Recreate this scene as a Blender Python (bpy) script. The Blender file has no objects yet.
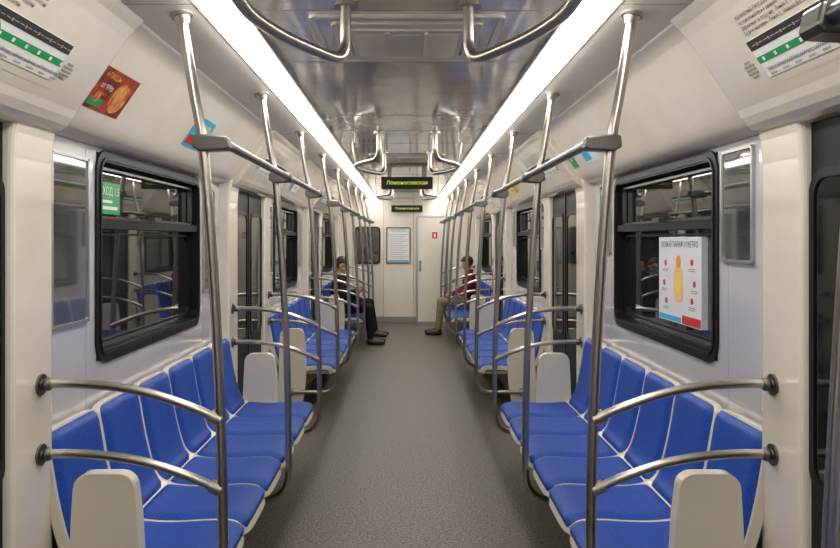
import bpy, bmesh, math, random
from mathutils import Vector, Matrix
random.seed(4)
S = bpy.context.scene
COL = S.collection
try:
    S.view_settings.view_transform = 'Standard'
    S.view_settings.look = 'None'
    S.view_settings.exposure = 0.42
except Exception:
    pass

# ------------------------------------------------------------------ materials
def mat(name, col, rough=0.5, metal=0.0, spec=0.5, emis=None, estr=0.0, ior=None, coat=0.0):
    m = bpy.data.materials.new(name); m.use_nodes = True
    b = m.node_tree.nodes['Principled BSDF']
    b.inputs['Base Color'].default_value = (*col, 1)
    b.inputs['Roughness'].default_value = rough
    b.inputs['Metallic'].default_value = metal
    b.inputs['Specular IOR Level'].default_value = spec
    b.inputs['Coat Weight'].default_value = coat
    b.inputs['Coat Roughness'].default_value = .06
    if ior: b.inputs['IOR'].default_value = ior
    if emis:
        b.inputs['Emission Color'].default_value = (*emis, 1)
        b.inputs['Emission Strength'].default_value = estr
    return m

def noisy(m, c1, c2, scale=40, detail=4, lo=0.35, hi=0.65, bump=0.0, bscale=None, stretch=(1,1,1), bdist=0.02):
    nt = m.node_tree; N = nt.nodes; L = nt.links
    b = N['Principled BSDF']
    tc = N.new('ShaderNodeTexCoord'); mp = N.new('ShaderNodeMapping')
    mp.inputs['Scale'].default_value = stretch
    L.new(tc.outputs['Object'], mp.inputs['Vector'])
    n = N.new('ShaderNodeTexNoise'); n.inputs['Scale'].default_value = scale; n.inputs['Detail'].default_value = detail
    L.new(mp.outputs['Vector'], n.inputs['Vector'])
    r = N.new('ShaderNodeValToRGB')
    r.color_ramp.elements[0].position = lo; r.color_ramp.elements[0].color = (*c1, 1)
    r.color_ramp.elements[1].position = hi; r.color_ramp.elements[1].color = (*c2, 1)
    L.new(n.outputs['Fac'], r.inputs['Fac']); L.new(r.outputs['Color'], b.inputs['Base Color'])
    if bump > 0:
        n2 = N.new('ShaderNodeTexNoise'); n2.inputs['Scale'].default_value = bscale or scale
        L.new(mp.outputs['Vector'], n2.inputs['Vector'])
        bp = N.new('ShaderNodeBump'); bp.inputs['Strength'].default_value = bump; bp.inputs['Distance'].default_value = bdist
        L.new(n2.outputs['Fac'], bp.inputs['Height']); L.new(bp.outputs['Normal'], b.inputs['Normal'])
    return m

M = {}
M['cream'] = noisy(mat('cream_plastic', (.8,.75,.65), .2, coat=.9), (.77,.70,.585), (.82,.755,.645), 3, 3, bump=.05, bscale=4)
M['ceil'] = noisy(mat('ceiling_laminate', (.8,.77,.7), .10, metal=.30, spec=.8, coat=.5), (.66,.62,.54), (.92,.87,.79), 4, 7, .3, .7, bump=.22, bscale=2.6, stretch=(1,1,1))
M['ceil_side'] = noisy(mat('ceiling_side', (.8,.76,.68), .3), (.78,.73,.64), (.84,.79,.70), 4, 4, bump=.04, bscale=4)
M['wall'] = noisy(mat('wall_panel_grey', (.6,.6,.66), .2, coat=.8), (.52,.51,.55), (.58,.57,.605), 2.5, 3, bump=.05, bscale=4)
M['endwall'] = noisy(mat('end_wall_paint', (.72,.68,.58), .35), (.77,.72,.61), (.82,.77,.66), 3, 3)
M['floor'] = noisy(mat('floor_linoleum', (.13,.12,.1), .42, spec=.35), (.050,.044,.036), (.175,.158,.130), 75, 9, .40, .62, bump=.25, bscale=120)
M['steel'] = mat('brushed_steel', (.45,.42,.385), .28, 1.0)
M['dsteel'] = mat('dark_steel', (.15,.145,.14), .33, .9)
M['shell'] = mat('seat_shell_cream', (.72,.66,.55), .25, coat=.3)
M['pad'] = noisy(mat('seat_fabric_blue', (.01,.05,.4), .5, spec=.45), (.004,.036,.24), (.011,.090,.50), 160, 5, .3, .7, bump=.15, bscale=300)
M['rubber'] = mat('black_rubber', (.007,.007,.008), .45, spec=.3)
M['glass'] = mat('dark_window_glass', (.012,.013,.014), .02, 0, 1.0, ior=1.85)
M['dglass'] = mat('door_glass', (.006,.006,.007), .05, 0, .3)
M['black'] = mat('black_plastic', (.012,.012,.013), .45, spec=.3)
M['doorm'] = mat('door_leaf_dark', (.010,.010,.011), .5, spec=.2)
M['alu'] = mat('aluminium_trim', (.5,.5,.5), .35, .8)
M['grey'] = mat('grey_plastic', (.28,.275,.26), .5)
M['seam'] = mat('seam_line', (.34,.32,.28), .6)
M['tube'] = mat('light_diffuser', (1,1,1), .5, emis=(1,.96,.89), estr=12.0)
M['white'] = mat('paper_white', (.82,.82,.80), .4)
M['pale'] = mat('paper_lilac', (.72,.72,.78), .4)
M['ink'] = mat('ink_dark', (.03,.03,.035), .5)
M['green'] = mat('print_green', (.02,.32,.10), .4)
M['red'] = mat('print_red', (.6,.03,.03), .4)
M['orange'] = mat('print_orange', (.85,.33,.03), .4)
M['yellow'] = mat('print_yellow', (.9,.65,.08), .4)
M['peach'] = mat('print_peach', (.85,.55,.25), .4)
M['cyan'] = mat('print_cyan', (.05,.45,.7), .4)
M['maroon'] = noisy(mat('print_maroon', (.25,.02,.015), .4), (.10,.01,.01), (.5,.06,.02), 14, 5)
M['pizza'] = noisy(mat('print_food', (.6,.25,.05), .4), (.42,.04,.015), (.85,.45,.12), 30, 5)
M['led'] = mat('led_text', (.3,.35,.05), .5, emis=(.60,.68,.10), estr=.8)
M['mirror'] = noisy(mat('poster_glass', (.10,.10,.10), .04, .45, 1.0, ior=1.9), (.10,.10,.105), (.20,.20,.20), 5, 4)
M['skin'] = mat('skin', (.50,.28,.19), .5)
M['hair'] = mat('hair_dark', (.018,.012,.009), .55)
M['eye_w'] = mat('eye_white', (.6,.58,.55), .3)
M['lips'] = mat('lips', (.42,.16,.13), .5)
M['coat_black'] = mat('coat_black', (.010,.010,.012), .8, spec=.2)
M['trous_black'] = mat('trousers_black', (.008,.008,.010), .85, spec=.2)
M['coat_navy'] = mat('coat_navy', (.014,.015,.022), .8, spec=.2)
M['coat_red'] = noisy(mat('jacket_red', (.35,.02,.025), .75, spec=.2), (.12,.004,.007), (.27,.009,.014), 20, 3)
M['khaki'] = noisy(mat('trousers_khaki', (.38,.28,.16), .85), (.22,.16,.085), (.31,.23,.125), 25, 3)
M['shoe'] = mat('shoe_leather', (.02,.016,.013), .4)
M['tunnel'] = mat('threshold_metal', (.25,.25,.24), .4, .8)

# ------------------------------------------------------------------ mesh builder
class MB:
    def __init__(s): s.v=[]; s.f=[]; s.m=[]; s.s=[]; s.mats=[]
    def mi(s, k):
        if k not in s.mats: s.mats.append(k)
        return s.mats.index(k)
    def add(s, vs, fs, k, smooth=False):
        o=len(s.v); s.v += [tuple(v) for v in vs]; i=s.mi(k)
        for f in fs: s.f.append([o+a for a in f]); s.m.append(i); s.s.append(smooth)
    def box(s, x0,x1,y0,y1,z0,z1,k):
        if x0>x1: x0,x1=x1,x0
        vs=[(x,y,z) for z in (z0,z1) for y in (y0,y1) for x in (x0,x1)]
        s.add(vs,[(0,2,3,1),(4,5,7,6),(0,1,5,4),(2,6,7,3),(0,4,6,2),(1,3,7,5)],k)
    def fbox(s, fr, a0,a1,b0,b1,c0,c1,k):
        o,u,v,n=fr
        vs=[o+u*a+v*b+n*c for c in (c0,c1) for b in (b0,b1) for a in (a0,a1)]
        s.add(vs,[(0,2,3,1),(4,5,7,6),(0,1,5,4),(2,6,7,3),(0,4,6,2),(1,3,7,5)],k)
    def prism(s, poly, y0,y1,k, smooth=False):   # poly in (x,z)
        n=len(poly); vs=[(x,y0,z) for x,z in poly]+[(x,y1,z) for x,z in poly]
        fs=[(i,(i+1)%n,n+(i+1)%n,n+i) for i in range(n)]
        fs+=[tuple(range(n))[::-1],tuple(range(n,2*n))]
        s.add(vs,fs,k,smooth)
    def tube(s, pts, r, k, n=12):
        pts=[Vector(p) for p in pts]; rs=r if isinstance(r,(list,tuple)) else [r]*len(pts)
        t0=(pts[1]-pts[0]).normalized(); a=Vector((0,0,1)) if abs(t0.z)<.9 else Vector((0,1,0))
        u=t0.cross(a).normalized(); vs=[]
        for i,p in enumerate(pts):
            if i==0: t=t0
            elif i==len(pts)-1: t=(pts[i]-pts[i-1]).normalized()
            else: t=((pts[i+1]-pts[i]).normalized()+(pts[i]-pts[i-1]).normalized()).normalized()
            u=(u-t*u.dot(t)).normalized(); w=t.cross(u)
            for j in range(n):
                an=2*math.pi*j/n; vs.append(p+(u*math.cos(an)+w*math.sin(an))*rs[i])
        fs=[(i*n+j,i*n+(j+1)%n,(i+1)*n+(j+1)%n,(i+1)*n+j) for i in range(len(pts)-1) for j in range(n)]
        s.add(vs,fs,k,True)
        L=len(pts)-1
        s.add([vs[j] for j in range(n)],[tuple(range(n))[::-1]],k); s.add([vs[L*n+j] for j in range(n)],[tuple(range(n))],k)
    def ell(s, c, r, k, nu=16, nv=10, rot=None):
        vs=[]; R=rot or Matrix.Identity(3); c=Vector(c)
        if not isinstance(r,(tuple,list)): r=(r,r,r)
        vs.append(c+R@Vector((0,0,r[2])))
        for i in range(1,nv):
            th=math.pi*i/nv
            for j in range(nu):
                ph=2*math.pi*j/nu
                vs.append(c+R@Vector((r[0]*math.sin(th)*math.cos(ph),r[1]*math.sin(th)*math.sin(ph),r[2]*math.cos(th))))
        vs.append(c-R@Vector((0,0,r[2]))); e=len(vs)-1
        fs=[(0,1+j,1+(j+1)%nu) for j in range(nu)]
        for i in range(nv-2):
            for j in range(nu):
                a=1+i*nu+j; b=1+i*nu+(j+1)%nu; fs.append((a,a+nu,b+nu,b))
        fs+=[(e,1+(nv-2)*nu+(j+1)%nu,1+(nv-2)*nu+j) for j in range(nu)]
        s.add(vs,fs,k,True)
    def cone(s, a,b,ra,rb,k,n=16):
        s.ell(a,ra,k); s.ell(b,rb,k); s.tube([a,b],[ra,rb],k,n)
    def gsolid(s, ft, fb, nu, nv, k):
        T=[ft(i/nu,j/nv) for i in range(nu+1) for j in range(nv+1)]
        B=[fb(i/nu,j/nv) for i in range(nu+1) for j in range(nv+1)]
        n=len(T); g=lambda i,j:i*(nv+1)+j; fs=[]
        for i in range(nu):
            for j in range(nv):
                fs.append((g(i,j),g(i+1,j),g(i+1,j+1),g(i,j+1)))
                fs.append((n+g(i,j),n+g(i,j+1),n+g(i+1,j+1),n+g(i+1,j)))
        for i in range(nu):
            fs.append((g(i,0),n+g(i,0),n+g(i+1,0),g(i+1,0))); fs.append((g(i,nv),g(i+1,nv),n+g(i+1,nv),n+g(i,nv)))
        for j in range(nv):
            fs.append((g(0,j),g(0,j+1),n+g(0,j+1),n+g(0,j))); fs.append((g(nu,j),n+g(nu,j),n+g(nu,j+1),g(nu,j+1)))
        s.add(T+B,fs,k,True)
    def text(s, fr, txt, size, k, c=.001, align='LEFT', xs=1.0):
        o,u,v,n=fr
        vs,fs=text_geom(txt,align)
        s.add([o+u*(a*size*xs)+v*(b*size)+n*c for a,b in vs],fs,k)
    def rrp(s,w,h,r,seg):
        P=[]
        for cx,cy,a0 in ((w/2-r,h/2-r,0),(-w/2+r,h/2-r,90),(-w/2+r,-h/2+r,180),(w/2-r,-h/2+r,270)):
            for i in range(seg+1):
                a=math.radians(a0+90*i/seg); P.append((cx+r*math.cos(a),cy+r*math.sin(a)))
        return P
    def ring(s, fr, w,h,r, t, c0,c1, k, seg=6):
        A=s.rrp(w,h,r,seg); B=s.rrp(w-2*t,h-2*t,max(r-t,.01),seg); o,u,v,nn=fr
        P3=lambda p,c:o+u*p[0]+v*p[1]+nn*c
        n=len(A); vs=[P3(p,c1) for p in A]+[P3(p,c1) for p in B]+[P3(p,c0) for p in A]+[P3(p,c0) for p in B]
        fs=[]
        for i in range(n):
            j=(i+1)%n
            fs+=[(i,j,n+j,n+i),(2*n+i,3*n+i,3*n+j,2*n+j),(i,2*n+i,2*n+j,j),(n+i,n+j,3*n+j,3*n+i)]
        s.add(vs,fs,k)
    def rplate(s, fr, w,h,r,c0,c1,k,seg=6):
        o,u,v,nn=fr; P=s.rrp(w,h,r,seg)
        n=len(P); vs=[o+u*p[0]+v*p[1]+nn*c1 for p in P]+[o+u*p[0]+v*p[1]+nn*c0 for p in P]
        s.add(vs,[tuple(range(n)),tuple(range(n,2*n))[::-1]]+[(i,n+i,n+(i+1)%n,(i+1)%n) for i in range(n)],k)
    def mesh(s, name):
        me=bpy.data.meshes.new(name); me.from_pydata(s.v,[],s.f); me.update()
        for k in s.mats: me.materials.append(M[k])
        me.polygons.foreach_set('material_index',s.m); me.polygons.foreach_set('use_smooth',s.s)
        bm=bmesh.new(); bm.from_mesh(me); bmesh.ops.recalc_face_normals(bm,faces=bm.faces); bm.to_mesh(me); bm.free()
        return me
    def obj(s, name, bevel=0, seg=2, parent=None):
        o=bpy.data.objects.new(name,s.mesh(name)); COL.objects.link(o)
        if bevel: bev(o,bevel,seg)
        if parent: o.parent=parent
        return o
def bev(o,w,seg=2):
    m=o.modifiers.new('bevel','BEVEL'); m.width=w; m.segments=seg; m.limit_method='ANGLE'; m.angle_limit=math.radians(50)
    m.harden_normals=False
def inst(name, me, loc=(0,0,0), rz=0, bevel=0):
    o=bpy.data.objects.new(name,me); COL.objects.link(o); o.location=loc; o.rotation_euler=(0,0,rz)
    if bevel: bev(o,bevel)
    return o
_tc={}
def text_geom(txt,align):
    if (txt,align) in _tc: return _tc[(txt,align)]
    cu=bpy.data.curves.new('t','FONT'); cu.body=txt; cu.align_x=align; cu.align_y='CENTER'; cu.resolution_u=2
    ob=bpy.data.objects.new('t',cu); COL.objects.link(ob)
    dg=bpy.context.evaluated_depsgraph_get(); dg.update()
    me=bpy.data.meshes.new_from_object(ob.evaluated_get(dg))
    r=([(v.co.x,v.co.y) for v in me.vertices],[tuple(p.vertices) for p in me.polygons])
    bpy.data.objects.remove(ob); bpy.data.curves.remove(cu); bpy.data.meshes.remove(me)
    _tc[(txt,align)]=r; return r
def cat(P, n=6):
    P=[Vector(p) for p in P]; Q=[P[0]*2-P[1]]+P+[P[-1]*2-P[-2]]; out=[]
    for i in range(1,len(Q)-2):
        for k in range(n):
            t=k/n; a,b,c,d=Q[i-1],Q[i],Q[i+1],Q[i+2]
            out.append(.5*((2*b)+(c-a)*t+(2*a-5*b+4*c-d)*t*t+(3*b-a-3*c+d)*t**3))
    out.append(P[-1]); return out
X_,Y_,Z_=Vector((1,0,0)),Vector((0,1,0)),Vector((0,0,1))

# ------------------------------------------------------------------ layout
Y0,Y1=-2.15,14.0
PITCH=4.12
BENCH=[(2.5+PITCH*k, 5.25+PITCH*k) for k in (-1,0,1,2)]
DOORS=[(BENCH[i][1],BENCH[i+1][0]) for i in range(3)]
WX=1.30

# floor
mb=MB(); mb.box(-1.42,1.42,Y0-.1,Y1+.1,-.08,0,'floor'); mb.obj('floor')
# ceiling
mb=MB()
mb.box(-.54,.54,Y0-.1,Y1+.1,2.31,2.40,'ceil')
for sg in (-1,1):
    mb.box(sg*.54,sg*.69,Y0-.1,Y1+.1,2.325,2.40,'grey')
    mb.box(sg*.69,sg*.925,Y0-.1,Y1+.1,2.30,2.40,'ceil_side')
    prof=[(.925,2.302),(.927,2.300),(.945,2.2985),(.962,2.294),(.978,2.286),(.992,2.275),(1.006,2.259),(1.022,2.235),(1.04,2.208),(1.10,2.121),(1.15,2.048),(1.17,2.017),(1.185,1.992),(1.202,1.970),(1.222,1.952),(1.245,1.940),(1.27,1.933),(1.30,1.931),(1.40,1.93),(1.42,1.93),(1.42,2.40),(.925,2.40)]
    mb.prism([(sg*x,z) for x,z in prof],Y0-.1,Y1+.1,'cream',True)
for y in [b+d for b0,b1 in BENCH for (b,d) in ((b0,0.0),(b0,.72),(b0,2.1),(b1,0.0),(b1,.68))]:
    if Y0<y<Y1: mb.box(-.54,.54,y-.002,y+.002,2.308,2.312,'seam')
for b0,b1 in BENCH:
    for y in (b0-.1,b1+.1):
        if Y0<y: 
            for sg in (-1,1): mb.box(sg*.69,sg*.92,y-.0015,y+.0015,2.2985,2.302,'seam')
mb.obj('ceiling')

# light strips
for sg in (-1,1):
    mb=MB()
    P=[(.556,2.325),(.556,2.298),(.561,2.284),(.575,2.275),(.60,2.271),(.63,2.271),(.655,2.275),(.669,2.284),(.674,2.298),(.674,2.325)]
    mb.prism([(sg*x,z) for x,z in P],Y0+.02,Y1-.02,'tube')
    for x0,x1 in ((.538,.555),(.675,.692)): mb.box(sg*x0,sg*x1,Y0,Y1,2.298,2.326,'alu')
    mb.obj('ceiling_light_strip')

# side walls with window and door openings
WZ0,WZ1=1.03,1.91
def wins(b): c=(b[0]+b[1])/2; return c-.76,c+.76
for sg,nm in ((-1,'left'),(1,'right')):
    mb=MB(); X0,X1=sg*WX,sg*1.42
    segs=[(Y0-.1,BENCH[0][1]+.17)]+[(BENCH[i][0]-.17,BENCH[i][1]+.17) for i in (1,2)]+[(BENCH[3][0]-.17,Y1+.1)]
    for b,(s0,s1) in zip(BENCH,segs):
        w0,w1=wins(b)
        mb.box(X0,X1,s0,s1,0,WZ0,'wall'); mb.box(X0,X1,s0,s1,WZ1,1.94,'wall')
        mb.box(X0,X1,s0,w0,WZ0,WZ1,'wall'); mb.box(X0,X1,w1,s1,WZ0,WZ1,'wall')
        for yy in (w0-.10,w1+.10): mb.box(sg*(WX-.001),sg*WX,yy-.0015,yy+.0015,.8,WZ1,'seam')
    mb.obj('wall_'+nm)
    mb=MB()
    for (s0,s1) in segs: mb.box(sg*(WX-.012),sg*WX,s0+.26,s1-.26,0,.09,'grey')
    mb.obj('baseboard_'+nm)

# end walls
mb=MB(); mb.box(-1.42,1.42,Y1,Y1+.08,0,2.4,'endwall')
mb.box(-1.3,1.3,Y1-.006,Y1,0,.10,'grey')
for x in (-1.02,-.44,.12): mb.box(x-.004,x+.004,Y1-.002,Y1,.1,2.3,'seam')
mb.obj('wall_back')
mb=MB(); mb.box(-1.42,1.42,Y0-.1,Y0,0,2.4,'endwall'); mb.obj('wall_front')

# corner posts (trim)
tn=1
for sg in (-1,1):
    for (b0,b1) in BENCH:
        for yc in (b0-.04,b1+.04):
            if yc<Y0+.3: continue
            mb=MB()
            prof=[(1.23,0),(1.23,1.80),(1.225,1.88),(1.205,1.965),(1.40,1.965),(1.40,0)]
            mb.prism([(sg*x,z) for x,z in prof],yc-.135,yc+.135,'cream')
            mb.obj('trim_%d'%tn,bevel=.018,seg=3); tn+=1

# side windows
wn=1
for (b0,b1) in BENCH:
    w0,w1=wins((b0,b1)); c=(w0+w1)/2
    for sg in (-1,1):
        u=Y_*(-sg); n=X_*(-sg); zc=(WZ0+WZ1)/2
        fr=(Vector((sg*WX,c,zc)),u,Z_,n); H=WZ1-WZ0; W=w1-w0
        mb=MB()
        mb.ring(fr,W+.03,H+.03,.10,.050,-.06,.010,'rubber')
        mb.ring(fr,W-.03,H-.03,.08,.012,.0,.016,'black')
        mb.fbox(fr,-W/2+.02,W/2-.02,-H/2+.02,H/2-.02,-.07,-.05,'glass')
        mb.fbox(fr,-W/2+.03,W/2-.03,.120,.160,-.05,.004,'rubber')
        mb.ring((fr[0]+Z_*.275,u,Z_,n),W-.12,.225,.03,.012,-.045,-.020,'dsteel')
        mb.ring((fr[0]+Z_*(-.14),u,Z_,n),W-.13,.48,.05,.010,-.05,-.035,'rubber')
        mb.fbox(fr,-.05,.05,.165,.185,-.03,.008,'dsteel')
        mb.obj('window_%d'%wn); wn+=1

# doors
dn=1; DX=1.262
for (d0,d1) in DOORS:
    a0,a1=d0+.12,d1-.12; c=(a0+a1)/2
    for sg in (-1,1):
        mb=MB(); n=X_*(-sg)
        for yl0,yl1 in ((a0,c-.004),(c+.004,a1)):
            mb.box(sg*DX,sg*(DX+.04),yl0,yl1,.015,1.93,'doorm')
            fr=(Vector((sg*DX,(yl0+yl1)/2,1.26)),Y_*(-sg),Z_,n)
            mb.ring(fr,yl1-yl0-.10,1.0,.09,.03,-.01,.008,'rubber')
            mb.rplate(fr,yl1-yl0-.14,.96,.07,-.01,.002,'dglass')
        mb.box(sg*(DX-.008),sg*(DX+.003),c-.018,c+.018,.015,1.93,'rubber')
        mb.obj('door_%d'%dn); dn+=1
for (d0,d1) in DOORS:
    for sg in (-1,1):
        mb=MB(); mb.box(sg*1.12,sg*1.25,d0+.10,d1-.10,.0,.006,'tunnel')
        for i in range(4): mb.box(sg*(1.13+i*.03),sg*(1.14+i*.03),d0+.12,d1-.12,.006,.009,'grey')
        mb.obj('door_threshold')

# raised header panels above doors, with route-map boards
fd=Vector((-.57,0,.8216)); fn=Vector((-.8216,0,-.57))
def coveframe(sg,y,t,off):
    p=Vector((1.17-.17*t,0,2.02+.245*t)); f=fd.copy(); n=fn.copy()
    if sg<0: p.x*=-1; f.x*=-1; n.x*=-1
    p.y=y
    return (p+n*off, Y_*(-sg), f, n)
for di,(d0,d1) in enumerate(DOORS):
    for sg in (-1,1):
        y0,y1=d0-.08,d1+.10
        mb=MB()
        ins=[(.91,2.302),(.925,2.285),(.945,2.268),(.972,2.235),(1.145,1.985),(1.158,1.960),(1.178,1.935),(1.20,1.918),(1.23,1.908),(1.26,1.905),(1.32,1.92),(1.32,1.96),(1.0,2.33),(.91,2.33)]
        mb.prism([(sg*x,z) for x,z in ins],y0,y1,'cream')
        mb.obj('door_header_cover',bevel=.026,seg=4)
        mb=MB(); L=d1-d0-.18; c=(d0+d1)/2
        fr=coveframe(sg,c,.5,.034)
        mb.rplate(fr,L,.262,.03,0,.006,'grey'); mb.rplate(fr,L-.008,.254,.028,.004,.0075,'cream')
        f=(fr[0]+fr[3]*.008,fr[1],fr[2],fr[3])
        mb.fbox(f,-L/2+.14,L/2-.10,-.10,.03,0,.002,'white')
        mb.fbox(f,-L/2+.14,L/2-.10,-.005,.028,.002,.003,'ink')
        mb.fbox(f,-L/2+.14,L/2-.10,-.05,-.028,.002,.003,'green')
        for i in range(14):
            a=-L/2+.17+i*.07
            mb.fbox(f,a,a+.012,-.045,-.033,.003,.004,'white')
            mb.text((f[0]+f[1]*(a-.01)+f[2]*(-.075),f[1],f[2],f[3]),'Невский',.017,'ink',.0035)
            mb.text((f[0]+f[1]*(a-.01)+f[2]*(-.090),f[1],f[2],f[3]),'station',.014,'ink',.0035)
            mb.text((f[0]+f[1]*(a-.01)+f[2]*(.011),f[1],f[2],f[3]),'— o —',.02,'white',.0035)
        for r in range(4):
            mb.text((f[0]+f[1]*(-L/2+.16)+f[2]*(.105-.018*r),f[1],f[2],f[3]),
                    ['УВАЖАЕМЫЕ ПАССАЖИРЫ','Не прислоняйтесь к дверям','Держитесь за поручни','Будьте вежливы'][r]+'   Линия 3   Невско-Василеостровская   Метрополитен',.017,'ink',.0015)
        for e in (-L/2+.07,L/2-.05):
            for i in range(5):
                for j in range(5):
                    if (i-2)**2+(j-2)**2<6:
                        mb.fbox(f,e-.028+i*.013,e-.020+i*.013,-.085+j*.013,-.077+j*.013,0,.0012,'grey')
        mb.obj('route_map_board')

# advertising stickers on cove
def sticker(name,sg,y0,y1,t0,t1,base,items):
    mb=MB(); fr=coveframe(sg,(y0+y1)/2,(t0+t1)/2,.002); w=y1-y0; h=(t1-t0)*.298
    mb.fbox(fr,-w/2,w/2,-h/2,h/2,0,.0015,base)
    for it in items:
        if it[0]=='b': _,a0,a1,b0,b1,k=it; mb.fbox(fr,a0*w,a1*w,b0*h,b1*h,.0015,.0022,k)
        elif it[0]=='e': _,a,b,r,k=it; mb.rplate((fr[0]+fr[1]*a*w+fr[2]*b*h,fr[1],fr[2],fr[3]),2*r*h,2*r*h,r*h*.98,.0015,.0025,k)
        else: _,a,b,sz,tx,k=it; mb.text((fr[0]+fr[1]*a*w+fr[2]*b*h,fr[1],fr[2],fr[3]),tx,sz*h,k,.003,'CENTER')
    return mb.obj(name)
sticker('pizza_advert_sticker',-1,2.66,2.98,.02,.60,'maroon',[('e',.22,-.05,.38,'pizza'),('t',-.2,.34,.17,'4 ПИЦЦЫ','yellow'),('t',-.22,.08,.18,'от 999р','white'),('b',-.45,-.1,-.42,-.22,'green'),('e',-.3,-.2,.13,'pizza'),('t',-.2,-.1,.1,'8(812)','orange')])
sticker('advert_sticker',-1,3.82,4.14,.05,.65,'cyan',[('b',-.45,.45,-.4,-.1,'red'),('t',0,.2,.3,'МЕТРО','white'),('e',.25,.15,.2,'yellow')])
sticker('advert_sticker',1,4.45,4.78,.05,.55,'white',[('b',-.48,.0,-.4,.4,'cyan'),('t',.22,.1,.25,'ИП','ink')])
sticker('advert_sticker',1,5.0,5.14,.05,.5,'green',[('t',0,0,.3,'SOS','white')])
sticker('advert_sticker',-1,7.4,7.75,.05,.6,'white',[('b',-.45,.45,.1,.4,'red'),('t',0,-.2,.22,'реклама','ink')])
sticker('advert_sticker',1,7.8,8.15,.05,.6,'yellow',[('b',-.45,.45,.1,.4,'green'),('t',0,-.2,.22,'реклама','ink')])

# poster frames on the side walls
def pframe(sg,y0,y1,z0,z1,name='poster_frame'):
    mb=MB(); fr=(Vector((sg*WX,(y0+y1)/2,(z0+z1)/2)),Y_*(-sg),Z_,X_*(-sg)); w=y1-y0; h=z1-z0
    mb.ring(fr,w,h,.02,.012,0,.014,'alu'); mb.rplate(fr,w-.02,h-.02,.01,0,.008,'mirror')
    for a in (-1,1):
        for b in (-1,1): mb.ell(fr[0]+fr[1]*a*(w/2-.006)+Z_*b*(h/2-.006)+fr[3]*.013,.005,'steel',8,6)
    mb.obj(name)
for k in range(3):
    d=PITCH*k
    pframe(-1,2.70+d,3.02+d,1.21,1.87); pframe(-1,4.73+d,5.0+d,1.21,1.87)
    pframe(1,2.78+d,3.06+d,1.45,1.90); pframe(1,4.73+d,4.98+d,1.45,1.90)

# poster stuck on right window
mb=MB(); fr=(Vector((1.30,3.62,1.345)),-Y_,Z_,-X_)
mb.fbox(fr,-.28,.28,-.21,.21,-.049,-.020,'pale'); f=(fr[0]-fr[3]*.0199,fr[1],fr[2],fr[3])
mb.text((f[0]+Z_*.172,*f[1:]),'НОВЫЙ ТАРИФ У МЕТРО',.040,'ink',.001,'CENTER')
mb.fbox(f,-.27,.03,-.205,-.18,0,.001,'cyan')
mb.fbox(f,.05,.275,-.205,-.165,.001,.002,'red')
mb.rplate((f[0]-Z_*.02,*f[1:]),.12,.18,.05,0,.002,'peach')
mb.rplate((f[0]+Z_*.09,*f[1:]),.055,.06,.027,0,.003,'orange')
mb.rplate((f[0]-Z_*.01,*f[1:]),.07,.10,.03,.002,.003,'yellow')
for a,b in ((-.18,.08),(-.2,-.02),(-.17,-.11),(.17,.09),(.2,-.01),(.17,-.09)):
    mb.rplate((f[0]+f[1]*a+Z_*b,*f[1:]),.03,.03,.014,0,.002,'red')
    mb.fbox(f,a-.04,a+.04,b-.034,b-.030,0,.001,'grey'); mb.fbox(f,a-.04,a+.03,b-.043,b-.039,0,.001,'grey')
mb.obj('window_advert_poster')
# green sticker on left window
mb=MB(); fr=(Vector((-1.30,3.31,1.725)),Y_,Z_,X_)
mb.fbox(fr,-.14,.14,-.07,.07,-.049,-.030,'green'); f=(fr[0]-fr[3]*.0299,*fr[1:])
mb.text((f[0]+Z_*.03,*f[1:]),'ВЫХОД 1,5',.05,'white',.001,'CENTER'); mb.fbox(f,-.11,.11,-.05,-.035,0,.001,'white'); mb.fbox(f,-.11,.05,-.02,-.008,0,.001,'white')
mb.obj('window_green_sticker')

# ------------------------------------------------------------------ seats
P=cat([(1.255,0,.875),(1.243,0,.80),(1.215,0,.64),(1.18,0,.50),(1.145,0,.435),(1.08,0,.405),(.95,0,.395),(.80,0,.402),(.71,0,.402),(.662,0,.385),(.638,0,.345)],8)
acc=[0]
for i in range(1,len(P)): acc.append(acc[-1]+(P[i]-P[i-1]).length)
TL=acc[-1]
def prof(v,off):
    d=max(0,min(1,v))*TL
    i=1
    while i<len(acc)-1 and acc[i]<d: i+=1
    t=(d-acc[i-1])/(acc[i]-acc[i-1]); p=P[i-1].lerp(P[i],t)
    a=P[max(i-2,0)]; b=P[min(i+1,len(P)-1)]; tg=(b-a).normalized()
    n=Vector((tg.z,0,-tg.x)); return p+n*off
SW=.435; N=6
mb=MB()
for s in range(N):
    yc=(s-(N-1)/2)*SW
    def st(u,v,yc=yc):
        q=2*u-1; p=prof(v,.010*abs(q)**6)
        p.x+=.03*abs(q)**5*max(0,(v-.85)/.15)
        if v<.1: p.z-=.03*abs(q)**6*(1-v/.1)
        p.y=yc+q*SW/2; return p
    def sb(u,v,yc=yc):
        q=2*u-1; p=prof(v,-.030); p.x+=.03*abs(q)**5*max(0,(v-.85)/.15)
        if v<.1: p.z-=.03*abs(q)**6*(1-v/.1)
        p.y=yc+q*SW/2; return p
    mb.gsolid(st,sb,14,44,'shell')
    for v0,v1 in ((.012,.492),(.500,.972)):
        def pt(u,v,yc=yc,v0=v0,v1=v1):
            q=2*u-1; w=2*v-1
            h=.026*math.sqrt(max(0,1-q**10))*math.sqrt(max(0,1-w**14))-.009*(1-q*q)*(1-w**4)+.002
            p=prof(v0+(v1-v0)*v,h); p.y=yc+q*.203*(1-.09*abs(w)**14); return p
        def pb(u,v,yc=yc,v0=v0,v1=v1):
            q=2*u-1; w=2*v-1; p=prof(v0+(v1-v0)*v,-.004); p.y=yc+q*.203*(1-.09*abs(w)**14); return p
        mb.gsolid(pt,pb,16,30,'pad')
HL=N*SW/2
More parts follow.
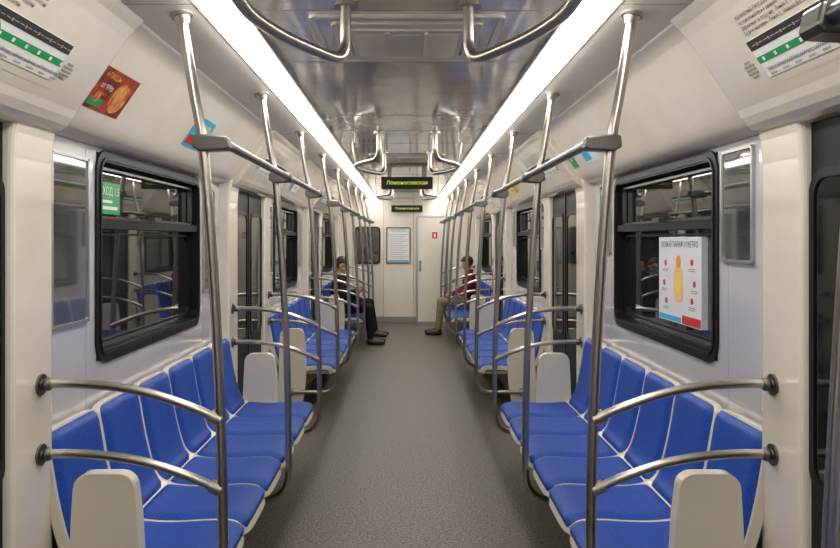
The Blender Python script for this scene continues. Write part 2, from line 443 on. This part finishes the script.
mb.box(1.02,1.285,-HL,HL,0,.34,'grey')
for y in (-1.1,-.37,.37,1.1): mb.prism([(.70,.355),(1.02,.355),(1.02,.16)],y-.015,y+.015,'grey')
mb.box(.70,1.03,-HL+.01,HL-.01,.335,.362,'grey')
ep=[(.93,0,.10),(.905,0,.25),(.900,0,.45),(.908,0,.60),(.918,0,.68)]
def arc(cx,cz,r,a0,a1,n=6): return [(cx+r*math.cos(math.radians(a0+(a1-a0)*i/n)),0,cz+r*math.sin(math.radians(a0+(a1-a0)*i/n))) for i in range(n+1)]
ep=ep+arc(.975,.695,.055,175,90)+arc(1.075,.695,.055,90,5)+[(1.136,0,.60),(1.142,0,.45),(1.15,0,.2),(1.15,0,0.0),(.98,0,0.0)]
for e in (-1,1):
    mb.prism([(p[0],p[2]) for p in ep],e*HL if e>0 else -HL-.055, HL+.055 if e>0 else -HL,'shell')
seatmesh=mb.mesh('subway_seat_row')
for (b0,b1) in BENCH:
    for sg in (1,-1):
        o=inst('subway_seat_row',seatmesh,(0,(b0+b1)/2,0),0 if sg>0 else math.pi); bev(o,.014,3)

# ------------------------------------------------------------------ poles and rails
mb=MB()
path=cat([(.757,0,2.302),(.742,0,2.20),(.712,0,2.02),(.685,0,1.86),(.655,0,1.50),(.632,0,1.10),(.621,0,.80),(.617,0,.50),(.617,0,.33),(.632,0,.255),(.68,0,.205),(.76,0,.19),(1.03,0,.19)],6)
mb.tube(path,.0175,'steel',14)
mb.tube([(.758,0,2.302),(.755,0,2.288)],.036,'steel',20); mb.tube([(.755,0,2.29),(.751,0,2.265)],[.028,.02],'steel',16)
mb.tube([(1.00,0,.19),(1.03,0,.19)],.032,'steel',16)
polemesh=mb.mesh('grab_pole')
mb=MB(); L=1.375
mb.tube([(.615,-L-.02,1.865),(.615,L+.02,1.865)],.0155,'dsteel',12)
for y in (-L,0,L):
    mb.prism([(.59,1.850),(.598,1.885),(.64,1.89),(.69,1.893),(.712,1.888),(.715,1.85),(.69,1.835),(.60,1.84)],y-.030,y+.030,'dsteel')
railmesh=mb.mesh('overhead_handrail')
mb=MB()
for dz in (0,-.235):
    p=cat([(1.245,0,1.055+dz),(1.15,0,1.058+dz),(1.02,0,1.052+dz),(.88,0,1.03+dz),(.74,0,.985+dz),(.625,0,.937+dz)],6)
    mb.tube(p,.0155,'steel',12)
    mb.tube([(1.233,0,1.055+dz),(1.222,0,1.055+dz)],.036,'dsteel',20); mb.ell((1.205,0,1.056+dz),(.020,.023,.023),'dsteel')
    mb.tube([(.66,0,.951+dz),(.622,0,.935+dz)],.023,'steel',14)
armmesh=mb.mesh('armrest_rail')
for bi,(b0,b1) in enumerate(BENCH):
    for sg in (1,-1):
        sh=-.07 if (bi==0 and sg<0) else (-.03 if bi==0 else 0)
        c=(b0+b1)/2+sh
        r=0 if sg>0 else math.pi
        for y in (b0,c-sh,b1): inst('grab_pole',polemesh,(0,y+sh,0),r)
        inst('overhead_handrail',railmesh,(0,c,0),r,.006)
        for y in (b0,b1): inst('armrest_rail',armmesh,(0,y+sh,0),r)
mb=MB()
half=[(.20,-.61,2.312),(.20,-.61,2.24),(.203,-.605,2.165),(.225,-.57,2.125),(.28,-.46,2.12),(.35,-.30,2.12),(.395,-.13,2.12)]
full=half+[(.405,0,2.12)]+[(x,-y,z) for x,y,z in half[::-1]]
mb.tube(cat(full,6),.0175,'steel',14)
for e in (-1,1): mb.tube([(.20,e*.61,2.312),(.20,e*.61,2.298)],.04,'steel',20)
mb.tube([(.405,0,2.12),(.43,0,2.312)],.011,'steel',10)
loopmesh=mb.mesh('ceiling_grab_loop')
for (d0,d1) in DOORS:
    for sg in (1,-1): inst('ceiling_grab_loop',loopmesh,(0,(d0+d1)/2,0),0 if sg>0 else math.pi)

# ceiling air vents
mb=MB()
fr=(Vector((0,0,2.31)),X_,Y_,-Z_)
mb.ring(fr,.68,.64,.03,.022,-.002,.010,'ceil_side'); mb.ring(fr,.54,.50,.03,.050,-.002,.014,'ceil_side'); mb.ring(fr,.42,.38,.02,.02,-.002,.020,'ceil_side')
mb.fbox(fr,-.2,.2,-.18,.18,-.002,.002,'grey')
for i in range(7):
    y=-.145+i*.048
    mb.add([(-.19,y-.014,2.305),(.19,y-.014,2.305),(.19,y+.016,2.287),(-.19,y+.016,2.287),(-.19,y-.016,2.302),(.19,y-.016,2.302),(.19,y+.014,2.284),(-.19,y+.014,2.284)],
           [(0,1,2,3),(4,7,6,5),(0,4,5,1),(1,5,6,2),(2,6,7,3),(3,7,4,0)],'ceil_side')
for x in (-.07,.07): mb.box(x-.006,x+.006,-.17,.17,2.283,2.309,'ceil_side')
vm=mb.mesh('ceiling_air_vent')
for y in (2.86,6.98,11.1): inst('ceiling_air_vent',vm,(0,y,0))

# LED line displays
mb=MB()
mb.box(-.29,.29,8.38,8.45,2.115,2.25,'black')
for x in (-.2,.2): mb.box(x-.02,x+.02,8.40,8.43,2.25,2.31,'grey')
mb.text((Vector((0,8.376,2.183)),X_,Z_,-Y_),'Ломоносовская',.060,'led',.001,'CENTER')
mb.obj('led_station_display',bevel=.004)
mb=MB()
mb.box(-.29,.29,13.94,14.0,2.07,2.19,'black'); mb.text((Vector((0,13.938,2.13)),X_,Z_,-Y_),'Ломоносовская',.058,'led',.001,'CENTER')
mb.obj('led_station_display',bevel=.004)

# end wall fittings
mb=MB(); mb.box(.20,.74,Y1-.03,Y1,0.0,1.98,'endwall')
mb.ring((Vector((.47,Y1-.03,.99)),X_,Z_,-Y_),.60,2.02,.04,.035,-.02,.008,'alu')
mb.box(.235,.25,Y1-.08,Y1-.03,.98,1.12,'steel'); mb.box(.232,.262,Y1-.04,Y1-.03,.95,1.15,'dsteel')
mb.fbox((Vector((.47,Y1-.03,.45)),X_,Z_,-Y_),-.18,.18,-.15,.15,0,.004,'endwall')
mb.obj('door_%d'%dn,bevel=.004)
mb=MB(); fr=(Vector((.52,Y1-.03,1.63)),X_,Z_,-Y_)
mb.fbox(fr,-.06,.06,-.075,.075,0,.004,'white'); mb.fbox(fr,-.05,.05,-.065,.06,.004,.006,'red'); mb.fbox(fr,-.015,.015,-.04,.03,.006,.007,'white')
mb.obj('fire_extinguisher_sign')
mb=MB(); fr=(Vector((-.16,Y1,1.44)),X_,Z_,-Y_)
mb.ring(fr,.46,.68,.02,.022,0,.02,'dsteel'); mb.rplate(fr,.44,.66,.01,0,.008,'white')
mb.text((fr[0]+Z_*.27,*fr[1:]),'ПРАВИЛА',.06,'cyan',.009,'CENTER')
for i in range(14): mb.fbox(fr,-.17,.17-.04*(i%3),.2-i*.034,.206-i*.034,.008,.009,'grey')
mb.fbox(fr,-.19,.19,-.31,-.28,.008,.009,'cyan')
mb.obj('notice_poster')
mb=MB(); fr=(Vector((-.74,Y1,1.44)),X_,Z_,-Y_)
mb.ring(fr,.48,.70,.07,.03,0,.02,'rubber'); mb.rplate(fr,.44,.66,.05,0,.006,'mirror')
mb.obj('window_%d'%wn); wn+=1

# ------------------------------------------------------------------ people
def remesh(mb, vox, sm=6):
    me=mb.mesh('tmp'); o=bpy.data.objects.new('tmp',me); COL.objects.link(o)
    r=o.modifiers.new('r','REMESH'); r.mode='VOXEL'; r.voxel_size=vox
    if sm: s=o.modifiers.new('s','SMOOTH'); s.iterations=sm; s.factor=.5
    dg=bpy.context.evaluated_depsgraph_get(); dg.update()
    m2=bpy.data.meshes.new_from_object(o.evaluated_get(dg)); bpy.data.objects.remove(o)
    vs=[v.co.copy() for v in m2.vertices]; fs=[tuple(p.vertices) for p in m2.polygons]
    bpy.data.meshes.remove(m2); return vs,fs
def segd(p,a,b):
    ab=b-a; t=max(0,min(1,(p-a).dot(ab)/max(ab.length_squared,1e-9))); return (p-a-ab*t).length,t
def person(name, loc, rz, coat, trous, lean=0.0, spread=.11, headtilt=25, armpose='phone', legf=0.0, hairlen=0.0):
    V=Vector
    bones=[]
    def B(a,b,ra,rb,k): bones.append((V(a),V(b),ra,rb,k))
    lz=.045
    B((0,-.05,.50+lz),(0,.05,.50+lz),.125,.125,trous)
    for s in (-1,1):
        B((-.01,s*.055,.60),(-.03+lean*.5,s*.06,.80),.115,.12,coat)
        B((-.03+lean*.5,s*.06,.80),(-.05+lean,s*.085,.93),.12,.095,coat)
        B((-.05+lean,0,1.0),(-.05+lean,s*.155,.975),.065,.062,coat)
        sh=(-.05+lean,s*.18,.965)
        if armpose=='phone':
            el=(.03+lean*.6,s*.235,.73); wr=(.24+lean*.4,s*.085,.78)
        else:
            el=(.02+lean*.6,s*.245,.72); wr=(.24+lean*.3,s*.12,.655)
        B(sh,el,.062,.05,coat); B(el,wr,.05,.036,coat)
        kn=(.43,s*spread,.535); an=(.45+legf,s*(spread+.01),.11)
        B((.02,s*.085,.50+lz),kn,.098,.068,trous); B(kn,an,.066,.046,trous)
        B((an[0]-.02,an[1],.05),(an[0]+.10,an[1]+s*.01,.047),.046,.043,'shoe'); B((an[0]+.10,an[1]+s*.01,.047),(an[0]+.19,an[1]+s*.02,.040),.043,.036,'shoe')
        B(an,(an[0],an[1],.055),.045,.045,'shoe')
    nk=(-.045+lean,0,1.02); hd=V((-.01+lean,0,1.155))
    B(nk,(hd.x-.015,0,hd.z-.06),.052,.048,'skin')
    mb=MB()
    for a,b,ra,rb,k in bones: mb.cone(a,b,ra,rb,k,14)
    vs,fs=remesh(mb,.013,5)
    for v in vs:
        if v.z<.004: v.z=.004
    out=MB()
    groups={}
    for f in fs:
        c=sum((vs[i] for i in f),V())/len(f); best=None
        for a,b,ra,rb,k in bones:
            d,t=segd(c,a,b); d-=ra+(rb-ra)*t
            if best is None or d<best[0]: best=(d,k)
        groups.setdefault(best[1],[]).append(f)
    out.v+= [tuple(v) for v in vs]
    for k,l in groups.items():
        i=out.mi(k)
        for f in l: out.f.append(list(f)); out.m.append(i); out.s.append(True)
    out.tube([(nk[0]+.062*math.cos(a),.062*math.sin(a),1.035+.012*math.cos(a)*-1) for a in [2*math.pi*i/16 for i in range(17)]],.016,coat,8)
    R=Matrix.Rotation(math.radians(headtilt),3,'Y')
    H=lambda x,y,z: hd+R@V((x,y,z))
    hb=MB()
    hb.ell(H(-.012,0,.03),(.095,.076,.088),'skin',20,14,R); hb.ell(H(.012,0,-.03),(.070,.058,.075),'skin',18,12,R)
    hb.ell(H(.05,0,-.085),(.028,.03,.022),'skin',12,8,R); hb.ell(H(.075,0,.03),(.018,.05,.014),'skin',12,8,R)
    hb.cone(H(.082,0,.012),H(.101,0,-.025),.008,.012,'skin',10)
    for s in (-1,1):
        hb.ell(H(-.005,s*.076,-.005),(.018,.008,.028),'skin',12,8,R); hb.ell(H(.050,s*.034,-.03),(.028,.022,.026),'skin',12,8,R)
        hb.ell(H(.094,s*.010,-.027),.008,'skin',8,6)
    hb.cone(H(.073,-.016,-.058),H(.073,.016,-.058),.010,.010,'skin',8)
    hv,hf=remesh(hb,.0045,3)
    Ri=R.transposed(); loc_=[Ri@(v-hd) for v in hv]
    def hw(p):
        a=min(p.z-.055,p.x+.02); b=min(-.015-p.x,p.z+.055+hairlen); c=p.z-.075
        e=min(abs(p.y)-.072,.03-p.z,p.x+.03)
        return min(max(a,b,c),-e)
    hs=[hw(p) for p in loc_]
    for i,v in enumerate(hv):
        if hs[i]>0: hv[i]=hv[i]+R@(loc_[i].normalized()*.012*min(1,hs[i]/.012))
    o0=len(out.v); out.v+=[tuple(v) for v in hv]; ih=out.mi('hair'); ik=out.mi('skin')
    for f in hf:
        out.f.append([o0+i for i in f]); out.m.append(ih if sum(hs[i] for i in f)>0 else ik); out.s.append(True)
    for s in (-1,1):
        out.ell(H(.076,s*.030,.006),.0105,'eye_w',10,8); out.ell(H(.084,s*.030,.005),.0052,'hair',8,6)
        out.tube([H(.088,s*.014,.026),H(.088,s*.030,.031),H(.078,s*.048,.027)],.0035,'hair',6)
    out.tube([H(.078,-.024,-.060),H(.086,0,-.059),H(.078,.024,-.060)],[.003,.006,.003],'lips',8)
    for s in (-1,1):
        if armpose=='phone':
            wr=V((.24+lean*.4,s*.085,.78)); el=V((.03+lean*.6,s*.235,.73)); nx=V((0,-s*.9,.3)).normalized()
        else:
            wr=V((.24+lean*.3,s*.12,.655)); el=V((.02+lean*.6,s*.245,.72)); nx=V((0,0,-1))
        d=(wr-el).normalized()
        if armpose!='phone': d=V((d.x,d.y*.3,-.12)).normalized()
        nx=(nx-d*nx.dot(d)).normalized(); side=d.cross(nx).normalized()
        if (side.z if armpose=='phone' else side.y*-s)<0: side=-side
        hm=MB()
        hm.cone(wr-d*.01,wr+d*.02,.026,.026,'skin',12)
        for q in (-.026,-.009,.009,.026): hm.cone(wr+d*.02+side*q*.6,wr+d*.078+side*q,.014,.0125,'skin',10)
        for q,l in ((.028,.068),(.0095,.078),(-.0095,.072),(-.028,.056)):
            a=wr+d*.080+side*q; b=a+(d*.9+nx*.35).normalized()*l*.45; c=b+(d*.45+nx*.9).normalized()*l*.33; e=c+(nx-d*.25).normalized()*l*.25
            hm.cone(a,b,.0095,.0085,'skin',8); hm.cone(b,c,.0085,.008,'skin',8); hm.cone(c,e,.008,.007,'skin',8)
        a=wr+d*.025+side*.024; b=a+(side*.7+d*.6+nx*.2).normalized()*.035; c=b+(d*.85+side*.15+nx*.45).normalized()*.032
        hm.cone(a,b,.014,.011,'skin',8); hm.cone(b,c,.011,.0085,'skin',8)
        v2,f2=remesh(hm,.0042,2); out.add(v2,f2,'skin',True)
    if armpose=='phone':
        p=V((.345+lean*.4,0,.80)); Rp=Matrix.Rotation(math.radians(-50),3,'Y')
        vv=[p+Rp@V((x,y,z)) for z in (-.07,.07) for y in (-.036,.036) for x in (-.005,.005)]
        out.add(vv,[(0,2,3,1),(4,5,7,6),(0,1,5,4),(2,6,7,3),(0,4,6,2),(1,3,7,5)],'black')
    o=out.obj(name); o.location=loc; o.rotation_euler=(0,0,rz); return o
person('seated_passenger',(-.99,11.02,0),0,'coat_black','trous_black',lean=.03,headtilt=28,armpose='phone')
person('seated_passenger',(-1.03,11.90,0),math.radians(-4),'coat_navy','trous_black',lean=.01,headtilt=12,armpose='lap',legf=.06)
person('seated_passenger',(.99,12.15,0),math.pi,'coat_red','khaki',lean=.02,headtilt=20,armpose='lap',legf=.03)

# ------------------------------------------------------------------ world + camera
w=bpy.data.worlds.new('tunnel_dark'); S.world=w; w.use_nodes=True
w.node_tree.nodes['Background'].inputs[0].default_value=(.01,.01,.012,1); w.node_tree.nodes['Background'].inputs[1].default_value=.3
cam=bpy.data.cameras.new('camera'); co=bpy.data.objects.new('camera',cam); COL.objects.link(co)
co.location=(0,0,1.54); co.rotation_euler=(math.radians(90),0,0)
cam.sensor_width=36; cam.lens=745/840*36; cam.shift_x=13/840; cam.shift_y=-34/840; cam.clip_start=.05
S.camera=co
